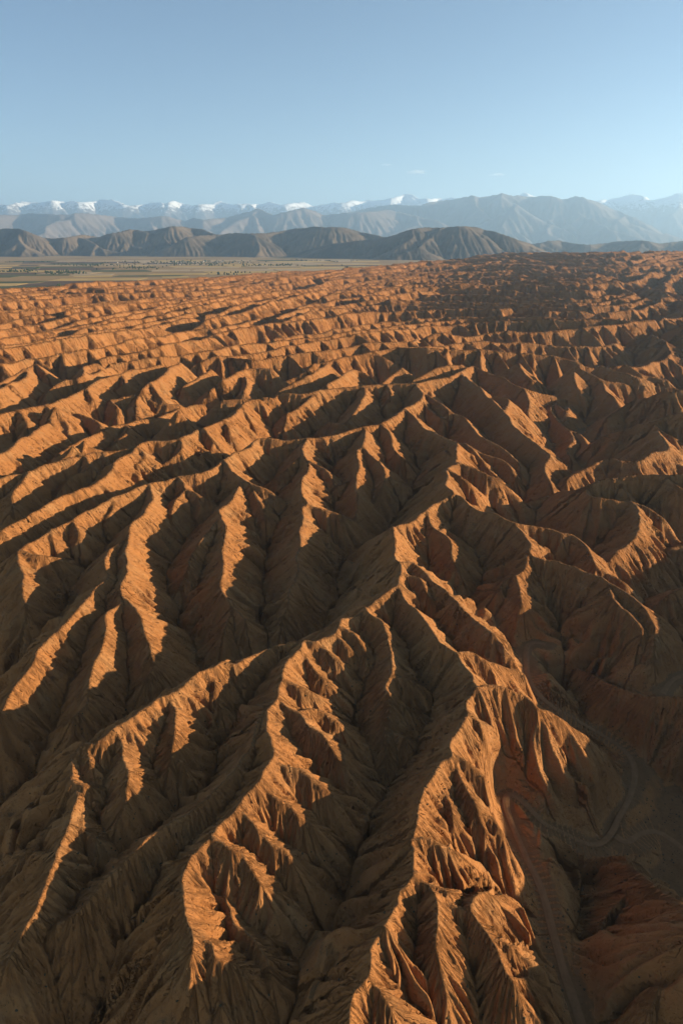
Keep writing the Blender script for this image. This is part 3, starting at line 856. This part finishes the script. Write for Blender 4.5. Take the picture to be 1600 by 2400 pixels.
G.erode(6, 0.24, diff=0.03, jit=0.25)
print("eroded", round(time.time() - T0, 1))
mid = (G.r > 300)[:, None]
c = G.h
sm = c.copy(); sm[1:-1, 1:-1] += np.float32(0.12) * np.minimum(1, (220.0 / G.r[1:-1, None]) ** 1.5).astype(np.float32) * (c[:-2, 1:-1] + c[2:, 1:-1] + c[1:-1, :-2] + c[1:-1, 2:] - 4 * c[1:-1, 1:-1])
G.h = sm

# the wash that carries the tracks: spurs are cut back along it
near_sl = slice(0, int(np.searchsorted(G.r, 420)))
Xn, Yn = X[near_sl], Y[near_sl]


def corridor(C, w_):
    best = np.full(Xn.shape, 1e3, np.float32); tz = np.zeros_like(best)
    for p in C[::2]:
        rm = math.hypot(p[0], p[1]); tm = math.atan2(p[0], p[1])
        i0 = np.searchsorted(G.lr, math.log(rm - w_)); i1 = min(np.searchsorted(G.lr, math.log(rm + w_)), near_sl.stop)
        j0 = np.searchsorted(G.th, tm - w_ / rm); j1 = np.searchsorted(G.th, tm + w_ / rm)
        if i1 <= i0: continue
        dd = np.hypot(Xn[i0:i1, j0:j1] - p[0], Yn[i0:i1, j0:j1] - p[1])
        m = dd < best[i0:i1, j0:j1]
        best[i0:i1, j0:j1][m] = dd[m]; tz[i0:i1, j0:j1][m] = p[2]
    return best, tz


def ground_z(u, v):                              # height of the ground that a pixel sees
    zz = np.linspace(60, -2, 250)
    x, y = unproject(u, v, zz)
    below = np.nonzero(G.sample(x, y) >= zz)[0]
    return float(zz[below[0]]) if len(below) else 5.0


ribbons = []
for tr in TRACKS:
    way = parse(tr)
    zw = np.clip([ground_z(u, v) for u, v in way], 2.0, 20.0)
    for _ in range(4): zw = np.convolve(np.pad(zw, 1, mode='edge'), [0.25, 0.5, 0.25], 'valid')
    C = catmull([(*unproject(u, v, z), z) for (u, v), z in zip(way, zw)], 0.8)
    ker = np.hanning(15); ker /= ker.sum()
    for q in (0, 1): C[:, q] = np.convolve(np.pad(C[:, q], 7, mode='edge'), ker, 'valid')
    C[:, 2] = np.convolve(np.pad(C[:, 2], 20, mode='edge'), np.hanning(41) / np.hanning(41).sum(), 'valid') + 0.4 * fbm(np.arange(len(C)) / 40.0, np.full(len(C), 3.0), 2, 77)
    best, tz = corridor(C, 14.0)
    H = G.h[near_sl]
    wt = 1 - smooth(1.8, 9.5, best + 1.6 * fbm(Xn / 7, Yn / 7, 2, 78))
    wt = np.maximum(wt, 1 - smooth(1.8, 3.2, best))
    G.h[near_sl] = H * (1 - wt) + (tz - 0.12) * wt
    ribbons.append(C)

earth = badland_material()
NRr, NTt = G.shape
use = np.ones((NRr - 1, NTt - 1), bool)                       # far cells well outside the view are left out
use[G.r[:-1] >= 900] = (np.abs(G.th[:-1]) < R(33.5))[None, :]
idx = np.arange(NRr * NTt, dtype=np.int64).reshape(NRr, NTt)
quads = np.stack([idx[1:, :-1], idx[1:, 1:], idx[:-1, 1:], idx[:-1, :-1]], -1)[use]
used = np.zeros(NRr * NTt, bool); used[quads.ravel()] = True
newi = np.cumsum(used) - 1
bme = raw_mesh("badlands", np.stack([G.X.ravel()[used], G.Y.ravel()[used], G.h.ravel()[used]], 1), newi[quads])
at = bme.attributes.new("along", 'FLOAT', 'POINT')
at.data.foreach_set("value", np.ascontiguousarray(G.s.ravel()[used]))
badlands = add_obj("badlands", bme, earth, kind="structure",
                   label="folded orange badlands with knife-edged ridges and fluted slopes")
print("badlands", round(time.time() - T0, 1), G.shape, len(quads) * 2)

m_track = simple_mat("packed_dirt", (0.225, 0.110, 0.046), (0.265, 0.131, 0.056), 0.6, 0.05, 3.0)
for n, C in enumerate(ribbons):
    tang = np.gradient(C[:, :2], axis=0)
    tang /= np.linalg.norm(tang, axis=1)[:, None] + 1e-9
    nrm = np.stack([tang[:, 1], -tang[:, 0]], 1)
    half = 0.95 + 0.2 * fbm(np.arange(len(C)) / 14.0, np.full(len(C), n * 4.0), 2, 71)
    cols = []
    for f, dz in ((-1.0, -0.06), (-0.85, 0.05), (-0.55, 0.0), (-0.35, 0.04), (0, 0.09), (0.35, 0.04), (0.55, 0.0), (0.85, 0.05), (1.0, -0.06)):
        cols.append(np.stack([C[:, 0] + nrm[:, 0] * half * f, C[:, 1] + nrm[:, 1] * half * f, C[:, 2] + dz], 1))
    A3 = np.stack(cols, 1)
    me = grid_mesh("dirt_track", A3[:, :, 0], A3[:, :, 1], A3[:, :, 2])
    add_obj("dirt_track", me, m_track, kind="structure", label=("long dirt track looping round the fluted spur along the dry wash", "short dirt track branching right from the loop below the lit low crest", "dirt track at the right edge beyond the low hill")[n])

# ------------------------------------------------------------------ the plain
pth = np.linspace(R(-75), R(75), 260)
plr = np.linspace(math.log(2000), math.log(68000), 260)
PG = Grid(pth, plr)
PG.h = (0.2 * fbm(PG.X / 900, PG.Y / 900, 3, 81) - 2.0).astype(np.float32)
m_plain = simple_mat("steppe", (0.27, 0.170, 0.070), (0.37, 0.230, 0.098), 0.0016, 0.0)
plain = add_obj("plain", PG.mesh("plain"), m_plain, kind="structure", label="flat steppe plain between the badlands and the hills")

# ------------------------------------------------------------------ hills and mountains
def crop5(pts): return [(x / 1.96, 400 + y / 1.96) for x, y in pts]
def crop6(pts): return [(800 + x / 1.96, 400 + y / 1.96) for x, y in pts]


def build_range(name, sil, dist, depth, mat, label, k=0.5, ks=0.30, spacing=350, seed=1, cells=(420, 150), back=1.0, wig=0.05, zbase=-5.0, kero=0.7, minz=0.0, extra=()):
    """A mountain range whose crest line is the photographed skyline set at distance dist (m)."""
    rg = random.Random(seed)
    crest = []
    for n, (u, v) in enumerate(sil):
        a, te = px_dir(u, v)
        dd = dist(n / (len(sil) - 1)) if callable(dist) else dist
        dd = dd * (1 + wig * math.sin(n * 1.9 + seed) * 0.6)
        crest.append((dd * math.sin(a), dd * math.cos(a), CAM_Z + te * dd))
    C = catmull(crest, spacing * 0.12)
    r_ = np.hypot(C[:, 0], C[:, 1]); a_ = np.arctan2(C[:, 0], C[:, 1])
    cells = (int(cells[0] * 0.75), int(cells[1] * 0.75))
    g = Grid(np.linspace(a_.min() - 0.10, a_.max() + 0.10, cells[0]),
             np.linspace(math.log(r_.min() - depth), math.log(r_.max() + depth * back), cells[1]))
    reach = C[:, 2].max() / k + 100
    C[:, 2] += fbm(np.arange(len(C)) / 5.0, np.full(len(C), seed * 1.3), 3, seed) * 0.03 * C[:, 2].max()
    g.tent(C, k, soft=4, reach=reach)
    sp = 0.0; nxt = spacing * 0.3; prev = C[0]
    for i in range(1, len(C) - 1):
        sp += math.hypot(C[i, 0] - prev[0], C[i, 1] - prev[1]); prev = C[i]
        if sp < nxt: continue
        sp = 0.0; nxt = spacing * rg.uniform(0.35, 2.0)
        tx, ty = C[min(i + 2, len(C) - 1), :2] - C[max(i - 2, 0), :2]
        base_ang = math.atan2(-C[i, 1], -C[i, 0])                     # towards the viewer
        for side in (0, 1):
            ang = base_ang + side * math.pi + rg.uniform(-0.55, 0.55)
            z = C[i, 2] - rg.uniform(0, 0.06) * C[i, 2]
            x, y = C[i, 0], C[i, 1]
            P = [(x, y, z)]
            slope = ks * rg.uniform(0.7, 1.3)
            step = spacing * 0.3
            while z > zbase and len(P) < 60:
                ang += rg.uniform(-0.22, 0.22)
                ang = 0.9 * ang + 0.1 * (base_ang + side * math.pi)
                x += step * math.cos(ang); y += step * math.sin(ang)
                z -= step * slope * rg.uniform(0.2, 1.8)
                P.append((x, y, z))
                if side == 0 and len(P) > 2 and rg.random() < 0.55 and z > 0.15 * C[i, 2]:
                    a2 = ang + rg.choice((-1, 1)) * rg.uniform(0.5, 1.0)
                    Q = [(x, y, z)]; qx, qy, qz = x, y, z
                    while qz > zbase and len(Q) < 12:
                        a2 += rg.uniform(-0.15, 0.15)
                        qx += step * math.cos(a2); qy += step * math.sin(a2); qz -= step * slope * rg.uniform(0.8, 1.8)
                        Q.append((qx, qy, qz))
                    g.tent(np.array(Q), k, soft=3, reach=reach * 0.7)
            if len(P) > 1: g.tent(np.array(P), k, soft=3, reach=reach)
    cell = float(r_.mean()) * (g.th[1] - g.th[0])
    g.h = np.maximum(g.h, zbase) + (fbm(g.X / (cell * 9), g.Y / (cell * 9), 4, seed + 3) * cell * 0.55).astype(np.float32) * smooth(zbase, zbase + 60, g.h)
    g.erode(5, kero, diff=0.02, jit=0.2)
    g.h = np.where(g.h < zbase + 3, zbase - 4, g.h).astype(np.float32)
    g.h[0, :] = zbase - 10; g.h[-1, :] = zbase - 10; g.h[:, 0] = zbase - 10; g.h[:, -1] = zbase - 10
    return add_obj(name, g.mesh(name), mat, kind="structure", label=label), g


m_hill = simple_mat("dry_hill", (0.075, 0.058, 0.042), (0.165, 0.116, 0.074), 0.0022, 4.0, 0.02)
m_hill2 = simple_mat("pale_hill", (0.14, 0.105, 0.085), (0.20, 0.152, 0.120), 0.0015, 8.0, 0.008)


def snow_material(z0, z1, name):
    m, nt, bs = nt_mat(name)
    geo = node(nt, "ShaderNodeNewGeometry")
    pos = geo.outputs["Position"]
    sep = node(nt, "ShaderNodeSeparateXYZ"); nt.links.new(pos, sep.inputs[0])
    f = noise(nt, pos, 0.0006, 6, 0.62)
    rock = mixc(nt, ramp(nt, f, 0.35, 0.65), (0.10, 0.080, 0.066), (0.16, 0.128, 0.105))
    n = noise(nt, pos, 0.0040, 8, 0.75)
    zz = mul(nt, sep.outputs[2], mul(nt, mul(nt, n, 0.5, 'SUBTRACT'), 2900.0), 'ADD')
    snow = ramp(nt, zz, z0, z1)
    nt.links.new(mixc(nt, snow, rock, (0.84, 0.85, 0.87)), bs.inputs["Base Color"])
    bp = node(nt, "ShaderNodeBump"); bp.inputs["Strength"].default_value = 0.6; bp.inputs["Distance"].default_value = 30.0
    nt.links.new(noise(nt, pos, 0.003, 6, 0.65), bp.inputs["Height"]); nt.links.new(bp.outputs[0], bs.inputs["Normal"])
    return m


hill_left = crop5([(-260, 300), (-120, 275), (0, 265), (80, 262), (130, 275), (190, 300), (240, 310), (300, 300), (380, 290), (460, 300), (510, 285), (600, 265), (660, 275), (740, 262), (800, 250), (870, 258), (930, 265), (1000, 292), (1060, 330), (1120, 375)])
hill_mid = crop5([(860, 300), (960, 290), (1080, 280), (1150, 285), (1250, 280), (1350, 265), (1480, 250), (1568, 255)]) + crop6([(60, 268), (130, 285), (200, 300), (300, 340), (380, 380)])
hill_big = crop6([(-360, 425), (-200, 370), (-60, 335), (100, 318), (200, 300), (260, 285), (330, 262), (380, 255), (460, 258), (540, 250), (590, 250), (640, 262), (720, 280), (800, 310), (870, 335), (940, 368), (1000, 395), (1050, 418)])
hill_right = crop6([(760, 380), (870, 335), (950, 318), (1000, 315), (1060, 330), (1130, 335), (1200, 330), (1300, 318), (1390, 315), (1460, 328), (1568, 322), (1700, 315), (1850, 330)])
back_left = crop5([(-300, 215), (-150, 205), (0, 200), (120, 190), (260, 200), (400, 190), (520, 205), (640, 215), (760, 200), (850, 225), (890, 210), (940, 222), (1050, 205), (1180, 170), (1260, 200), (1390, 165), (1480, 195), (1568, 190)]) + crop6([(100, 180), (220, 175), (340, 200), (460, 230)])
mass_right = crop6([(-120, 210), (0, 190), (120, 165), (240, 150), (360, 150), (460, 128), (560, 118), (600, 108), (640, 114), (700, 105), (740, 97), (790, 108), (860, 112), (920, 105), (980, 110), (1020, 126), (1080, 108), (1120, 122), (1180, 138), (1250, 170), (1330, 200), (1420, 250), (1500, 290)])
snow_crest = crop5([(-300, 150), (-150, 140), (0, 150), (40, 150), (100, 132), (180, 135), (230, 130), (260, 125), (310, 138), (350, 133), (400, 135), (460, 128), (520, 125), (600, 150), (680, 145), (700, 138), (760, 140), (800, 130), (840, 148), (900, 150), (960, 145), (1010, 128), (1060, 150), (1130, 148), (1200, 150), (1240, 135), (1300, 150), (1390, 135), (1450, 150), (1560, 145)]) + \
    crop6([(60, 130), (130, 125), (200, 125), (240, 122), (300, 97), (340, 115), (400, 122), (440, 115), (500, 118), (560, 120), (700, 118), (780, 112), (840, 95), (880, 112), (980, 125), (1080, 125), (1180, 130), (1240, 118), (1340, 100), (1390, 115), (1420, 125), (1500, 110), (1540, 95), (1620, 90), (1750, 105), (1900, 120)])

build_range("hill", hill_left, 11000, 2800, m_hill, "creased brown hills rising behind the fields at left", k=0.46, ks=0.24, spacing=520, seed=4, cells=(520, 170))
build_range("hill", hill_mid, 10000, 2300, m_hill, "dark smooth-backed hill between the left hills and the big one", k=0.40, ks=0.28, spacing=850, seed=5, cells=(400, 130))
build_range("hill", hill_big, 8600, 2200, m_hill, "large rounded brown hill with furrowed right flank", k=0.40, ks=0.28, spacing=520, seed=6, cells=(520, 160))
build_range("hill", hill_right, 12500, 2600, m_hill, "low brown hills beyond the badlands at right", k=0.42, ks=0.22, spacing=480, seed=8, cells=(420, 120))
build_range("mountain_range", back_left, 27000, 7500, m_hill2, "pale bare mountains below the snow peaks", k=0.45, ks=0.24, spacing=1400, seed=9, cells=(520, 160))
build_range("mountain_range", mass_right, 32000, 9000, snow_material(2350, 2700, "bare_rock"), "dark shadowed mountain mass at right", k=0.52, ks=0.30, spacing=1900, seed=10, cells=(420, 150))
build_range("mountain_range", snow_crest, 45000, 11000, snow_material(1780, 2150, "snow_rock"), "long range of snow-capped peaks on the horizon", k=0.62, ks=0.34, spacing=1800, seed=12, cells=(700, 160))
print("ranges", round(time.time() - T0, 1))

# ------------------------------------------------------------------ fields, trees and a village on the plain
rg = random.Random(23)
f_mats = [simple_mat("stubble_field", (0.45, 0.285, 0.095), (0.54, 0.345, 0.125), 0.004),
          simple_mat("ploughed_field", (0.11, 0.070, 0.042), (0.14, 0.088, 0.052), 0.004),
          simple_mat("green_field", (0.095, 0.095, 0.038), (0.130, 0.120, 0.050), 0.004),
          simple_mat("pale_field", (0.40, 0.275, 0.150), (0.47, 0.325, 0.185), 0.004),
          simple_mat("olive_field", (0.075, 0.078, 0.032), (0.10, 0.098, 0.042), 0.004)]


def beyond_edge(x, y, k=1.10):
    return math.hypot(x, y) > look(edge_g, x, y) * k


rot = R(9)
y = 2700.0
field_edges = []
while y < 7300:
    depth = y * rg.uniform(0.035, 0.075)
    x = -4300.0
    while x < 1500:
        wdt = rg.uniform(140, 620)
        cx, cy = x + wdt / 2, y + depth / 2
        c0, s0 = math.cos(rot), math.sin(rot)
        wx, wy = cx * c0 - cy * s0 + 350, cx * s0 + cy * c0
        az = math.degrees(math.atan2(wx, wy))
        if -31 < az < 2.5 and beyond_edge(wx, wy, 1.13) and 2700 < math.hypot(wx, wy) < 7400 and rg.random() < 0.72:
            a_, b_ = wdt / 2 - 8, depth / 2 - 8
            me = bpy.data.meshes.new("field")
            sk = rg.uniform(-0.25, 0.25) * b_
            loc = [(-a_ + sk, -b_), (a_ + sk, -b_), (a_ - sk, b_), (-a_ - sk, b_)]
            v = [(wx + p * c0 - q * s0, wy + p * s0 + q * c0, -1.35) for p, q in loc]
            v += [(p, q, -2.6) for p, q, _ in v]
            me.from_pydata(v, [], [(0, 1, 2, 3), (0, 4, 5, 1), (1, 5, 6, 2), (2, 6, 7, 3), (3, 7, 4, 0)])
            add_obj("field", me, rg.choice(f_mats + f_mats[:1] + f_mats[3:4]), plain)
            field_edges.append((v[0], v[1])); field_edges.append((v[1], v[2]))
        x += wdt
    y += depth


def blobs(name, items, mat, rings=3, **props):
    """Many small rounded leaf clumps in one mesh: items are (x, y, z, radius, height)."""
    V = []; F = []
    n = 6 if rings == 3 else 5
    prof = ((0.75, 0.72), (1.0, 0.30), (0.55, -0.05)) if rings == 3 else ((0.9, 0.55), (1.0, -0.1))
    for (x, y, z, r, hgt) in items:
        o = len(V)
        V.append((x, y, z + hgt))
        for ring, (fr, fz) in enumerate(prof):
            for i in range(n):
                a = 2 * math.pi * (i + 0.5 * ring) / n
                q = r * fr * rg.uniform(0.65, 1.25)
                V.append((x + q * math.cos(a), y + q * math.sin(a), z + hgt * fz * rg.uniform(0.8, 1.2)))
        for i in range(n):
            j = (i + 1) % n
            F.append((o, o + 1 + i, o + 1 + j))
            for ring in range(len(prof) - 1):
                p, q = o + 1 + ring * n, o + 1 + (ring + 1) * n
                F.append((p + i, q + i, p + j)); F.append((p + j, q + i, q + j))
    me = bpy.data.meshes.new(name)
    me.from_pydata(V, [], F)
    return add_obj(name, me, mat, **props)


m_tree = simple_mat("dark_foliage", (0.030, 0.042, 0.018), (0.055, 0.066, 0.028), 0.05)
items = []
for a, b in field_edges:
    if rg.random() < 0.14:
        for i in range(rg.randint(6, 22)):
            t = rg.random()
            items.append((a[0] + (b[0] - a[0]) * t + rg.uniform(-5, 5), a[1] + (b[1] - a[1]) * t + rg.uniform(-5, 5), -1.8, rg.uniform(3, 6), rg.uniform(6, 13)))
vill = []
for i in range(210):
    u = rg.gauss(455, 75); v = 616 + rg.gauss(0, 3.2)
    x, y = unproject(u, v, -2.0)
    if 4200 < math.hypot(x, y) < 7400: items.append((x, y, -1.8, rg.uniform(4, 8), rg.uniform(6, 13)))
for (u0, v0, n, su, sv_) in ((150, 640, 90, 26, 1.6), (215, 622, 60, 40, 1.2), (40, 636, 60, 30, 1.5), (640, 622, 80, 45, 1.0), (330, 628, 50, 30, 1.5)):
    for i in range(n):
        x, y = unproject(rg.gauss(u0, su), v0 + rg.gauss(0, sv_), -2.0)
        if beyond_edge(x, y, 1.1) and math.hypot(x, y) < 7400: items.append((x, y, -1.8, rg.uniform(3, 7), rg.uniform(5, 12)))
blobs("tree_belts", items, m_tree, kind="stuff", label="dark tree belts and groves dotting the far plain")

m_wall = simple_mat("lime_wash", (0.42, 0.37, 0.31), (0.52, 0.47, 0.40), 0.3)
m_roof = simple_mat("tin_roof", (0.20, 0.165, 0.145), (0.27, 0.22, 0.19), 0.3)
wm = bpy.data.meshes.new("wall")
wm.from_pydata([(x, y, z) for z in (0, 3.4) for y in (-4, 4) for x in (-6, 6)] + [(-6, 0, 6.0), (6, 0, 6.0)], [],
               [(0, 1, 5, 4), (1, 3, 7, 5), (3, 2, 6, 7), (2, 0, 4, 6), (4, 6, 8), (5, 9, 7)])
rm_ = bpy.data.meshes.new("roof")
rm_.from_pydata([(-6.6, -4.8, 2.95), (6.6, -4.8, 2.95), (6.6, 0, 6.3), (-6.6, 0, 6.3), (-6.6, 4.8, 2.95), (6.6, 4.8, 2.95),
                 (-6.6, -4.8, 2.75), (6.6, -4.8, 2.75), (6.6, 0, 6.05), (-6.6, 0, 6.05), (-6.6, 4.8, 2.75), (6.6, 4.8, 2.75)], [],
                [(0, 1, 2, 3), (3, 2, 5, 4), (7, 6, 9, 8), (8, 9, 10, 11), (0, 6, 7, 1), (5, 11, 10, 4), (0, 3, 9, 6), (3, 4, 10, 9), (1, 7, 8, 2), (2, 8, 11, 5)])
for i in range(46):
    u = rg.gauss(465, 70); v = 615.5 + rg.gauss(0, 2.6)
    x, y = unproject(u, v, -2.0)
    if not 4200 < math.hypot(x, y) < 7300: continue
    e = add_obj("village_house", None, label="small pale pitched-roof house in the far village at the foot of the hills", category="house", group="houses of the far village")
    e.location = (x, y, -2.0); e.rotation_euler = (0, 0, rg.uniform(0, 3.14)); q = rg.uniform(0.8, 1.5); e.scale = (q, q, q)
    add_obj("wall", wm, m_wall, e); add_obj("roof", rm_, m_roof, e)

# ------------------------------------------------------------------ low scrub on the near slopes
m_scrub = simple_mat("dry_scrub", (0.060, 0.045, 0.024), (0.105, 0.072, 0.036), 0.8)
nrg = np.random.default_rng(31)
n = 90000
rr_ = np.sqrt(nrg.uniform(66 ** 2, 430 ** 2, n)); tt_ = nrg.uniform(R(-40), R(42), n)
bx_, by_ = rr_ * np.sin(tt_), rr_ * np.cos(tt_)
bz_ = G.sample(bx_, by_)
lowest = np.minimum.reduce([G.sample(bx_ + 9 * math.cos(a), by_ + 9 * math.sin(a)) for a in np.linspace(0, 2 * math.pi, 7)[:-1]])
valley = np.clip(1 - (bz_ - lowest) / 9.0, 0, 1)
dens = vnoise(bx_ / 22, by_ / 22, 90)
keep = nrg.random(n) < (0.08 + 0.60 * valley ** 3) * np.clip(dens * 2.0 - 0.3, 0.1, 1)
for C in ribbons:
    for p in C[::4]: keep &= (bx_ - p[0]) ** 2 + (by_ - p[1]) ** 2 > 2.2
sel = np.nonzero(keep)[0][:14000]
items = [(float(bx_[i]), float(by_[i]), float(bz_[i]) - 0.08, 0.10 + 0.26 * rg.random() ** 2, rg.uniform(0.12, 0.32)) for i in sel]
blobs("scrub", items, m_scrub, 2, kind="stuff", label="low dry scrub dotted over the slopes and wash floors")
print("details", len(items), len(field_edges) // 2, round(time.time() - T0, 1))

# ------------------------------------------------------------------ haze
def box_mesh(name, x0, x1, y0, y1, z0, z1):
    me = bpy.data.meshes.new(name)
    v = [(x, y, z) for z in (z0, z1) for y in (y0, y1) for x in (x0, x1)]
    f = [(0, 2, 3, 1), (4, 5, 7, 6), (0, 1, 5, 4), (2, 6, 7, 3), (0, 4, 6, 2), (1, 3, 7, 5)]
    me.from_pydata(v, [], f)
    return me

hm = bpy.data.materials.new("haze_air")
hm.use_nodes = True
hn = hm.node_tree
hn.nodes.clear()
ho = hn.nodes.new("ShaderNodeOutputMaterial")
hv = hn.nodes.new("ShaderNodeVolumePrincipled")
hv.inputs["Color"].default_value = (0.46, 0.71, 1.0, 1)
hv.inputs["Density"].default_value = 3.2e-5
hv.inputs["Anisotropy"].default_value = 0.3
hn.links.new(hv.outputs[0], ho.inputs["Volume"])
haze = add_obj("haze", box_mesh("haze", -72000, 72000, -2500, 72000, -60, 3450), hm, kind="stuff", label="thin pale haze over the valley")
# ------------------------------------------------------------------ a wisp of cloud far beyond the mountains
cm = bpy.data.materials.new("cloud_vapour")
cm.use_nodes = True
cn = cm.node_tree
cn.nodes.clear()
co_ = cn.nodes.new("ShaderNodeOutputMaterial")
cvn = cn.nodes.new("ShaderNodeVolumePrincipled")
cvn.inputs["Color"].default_value = (1, 1, 1, 1)
cvn.inputs["Density"].default_value = 0.00055
cvn.inputs["Anisotropy"].default_value = 0.4
cn.links.new(cvn.outputs[0], co_.inputs["Volume"])


def cloud(u, v, dist, wid, hgt, seed, label):
    a, te = px_dir(u, v)
    cg = random.Random(seed)
    me = bpy.data.meshes.new("cloud")
    V = []; F = []
    nu, nv = 28, 10
    ph = [cg.uniform(0, 6.28) for _ in range(6)]
    for i in range(nv + 1):
        la = math.pi * i / nv
        for j in range(nu):
            lo_ = 2 * math.pi * j / nu
            k = 1 + 0.22 * math.sin(3 * lo_ + ph[0] + 2 * la) + 0.16 * math.sin(7 * lo_ + ph[1]) + 0.12 * math.sin(5 * la + 2 * lo_ + ph[2])
            V.append((wid * k * math.sin(la) * math.cos(lo_), wid * 0.5 * k * math.sin(la) * math.sin(lo_), hgt * k * math.cos(la) + 0.16 * wid * 0.3 * math.sin(lo_ * 2 + ph[3])))
    for i in range(nv):
        for j in range(nu):
            F.append((i * nu + j, (i + 1) * nu + j, (i + 1) * nu + (j + 1) % nu, i * nu + (j + 1) % nu))
    me.from_pydata(V, [], F)
    o = add_obj("cloud", me, cm, label=label, category="cloud")
    o.location = (dist * math.sin(a), dist * math.cos(a), CAM_Z + te * dist)
    o.rotation_euler = (0, 0, -a)


cloud(977, 403, 88000, 1050, 190, 3, "small flat white wisp of cloud above the highest snow peak")
cloud(1165, 409, 88000, 900, 110, 9, "faint thin streak of cloud right of the small white wisp")
cloud(905, 386, 88000, 620, 90, 14, "faintest short streak of cloud up and left of the white wisp")
print("done", round(time.time() - T0, 1))
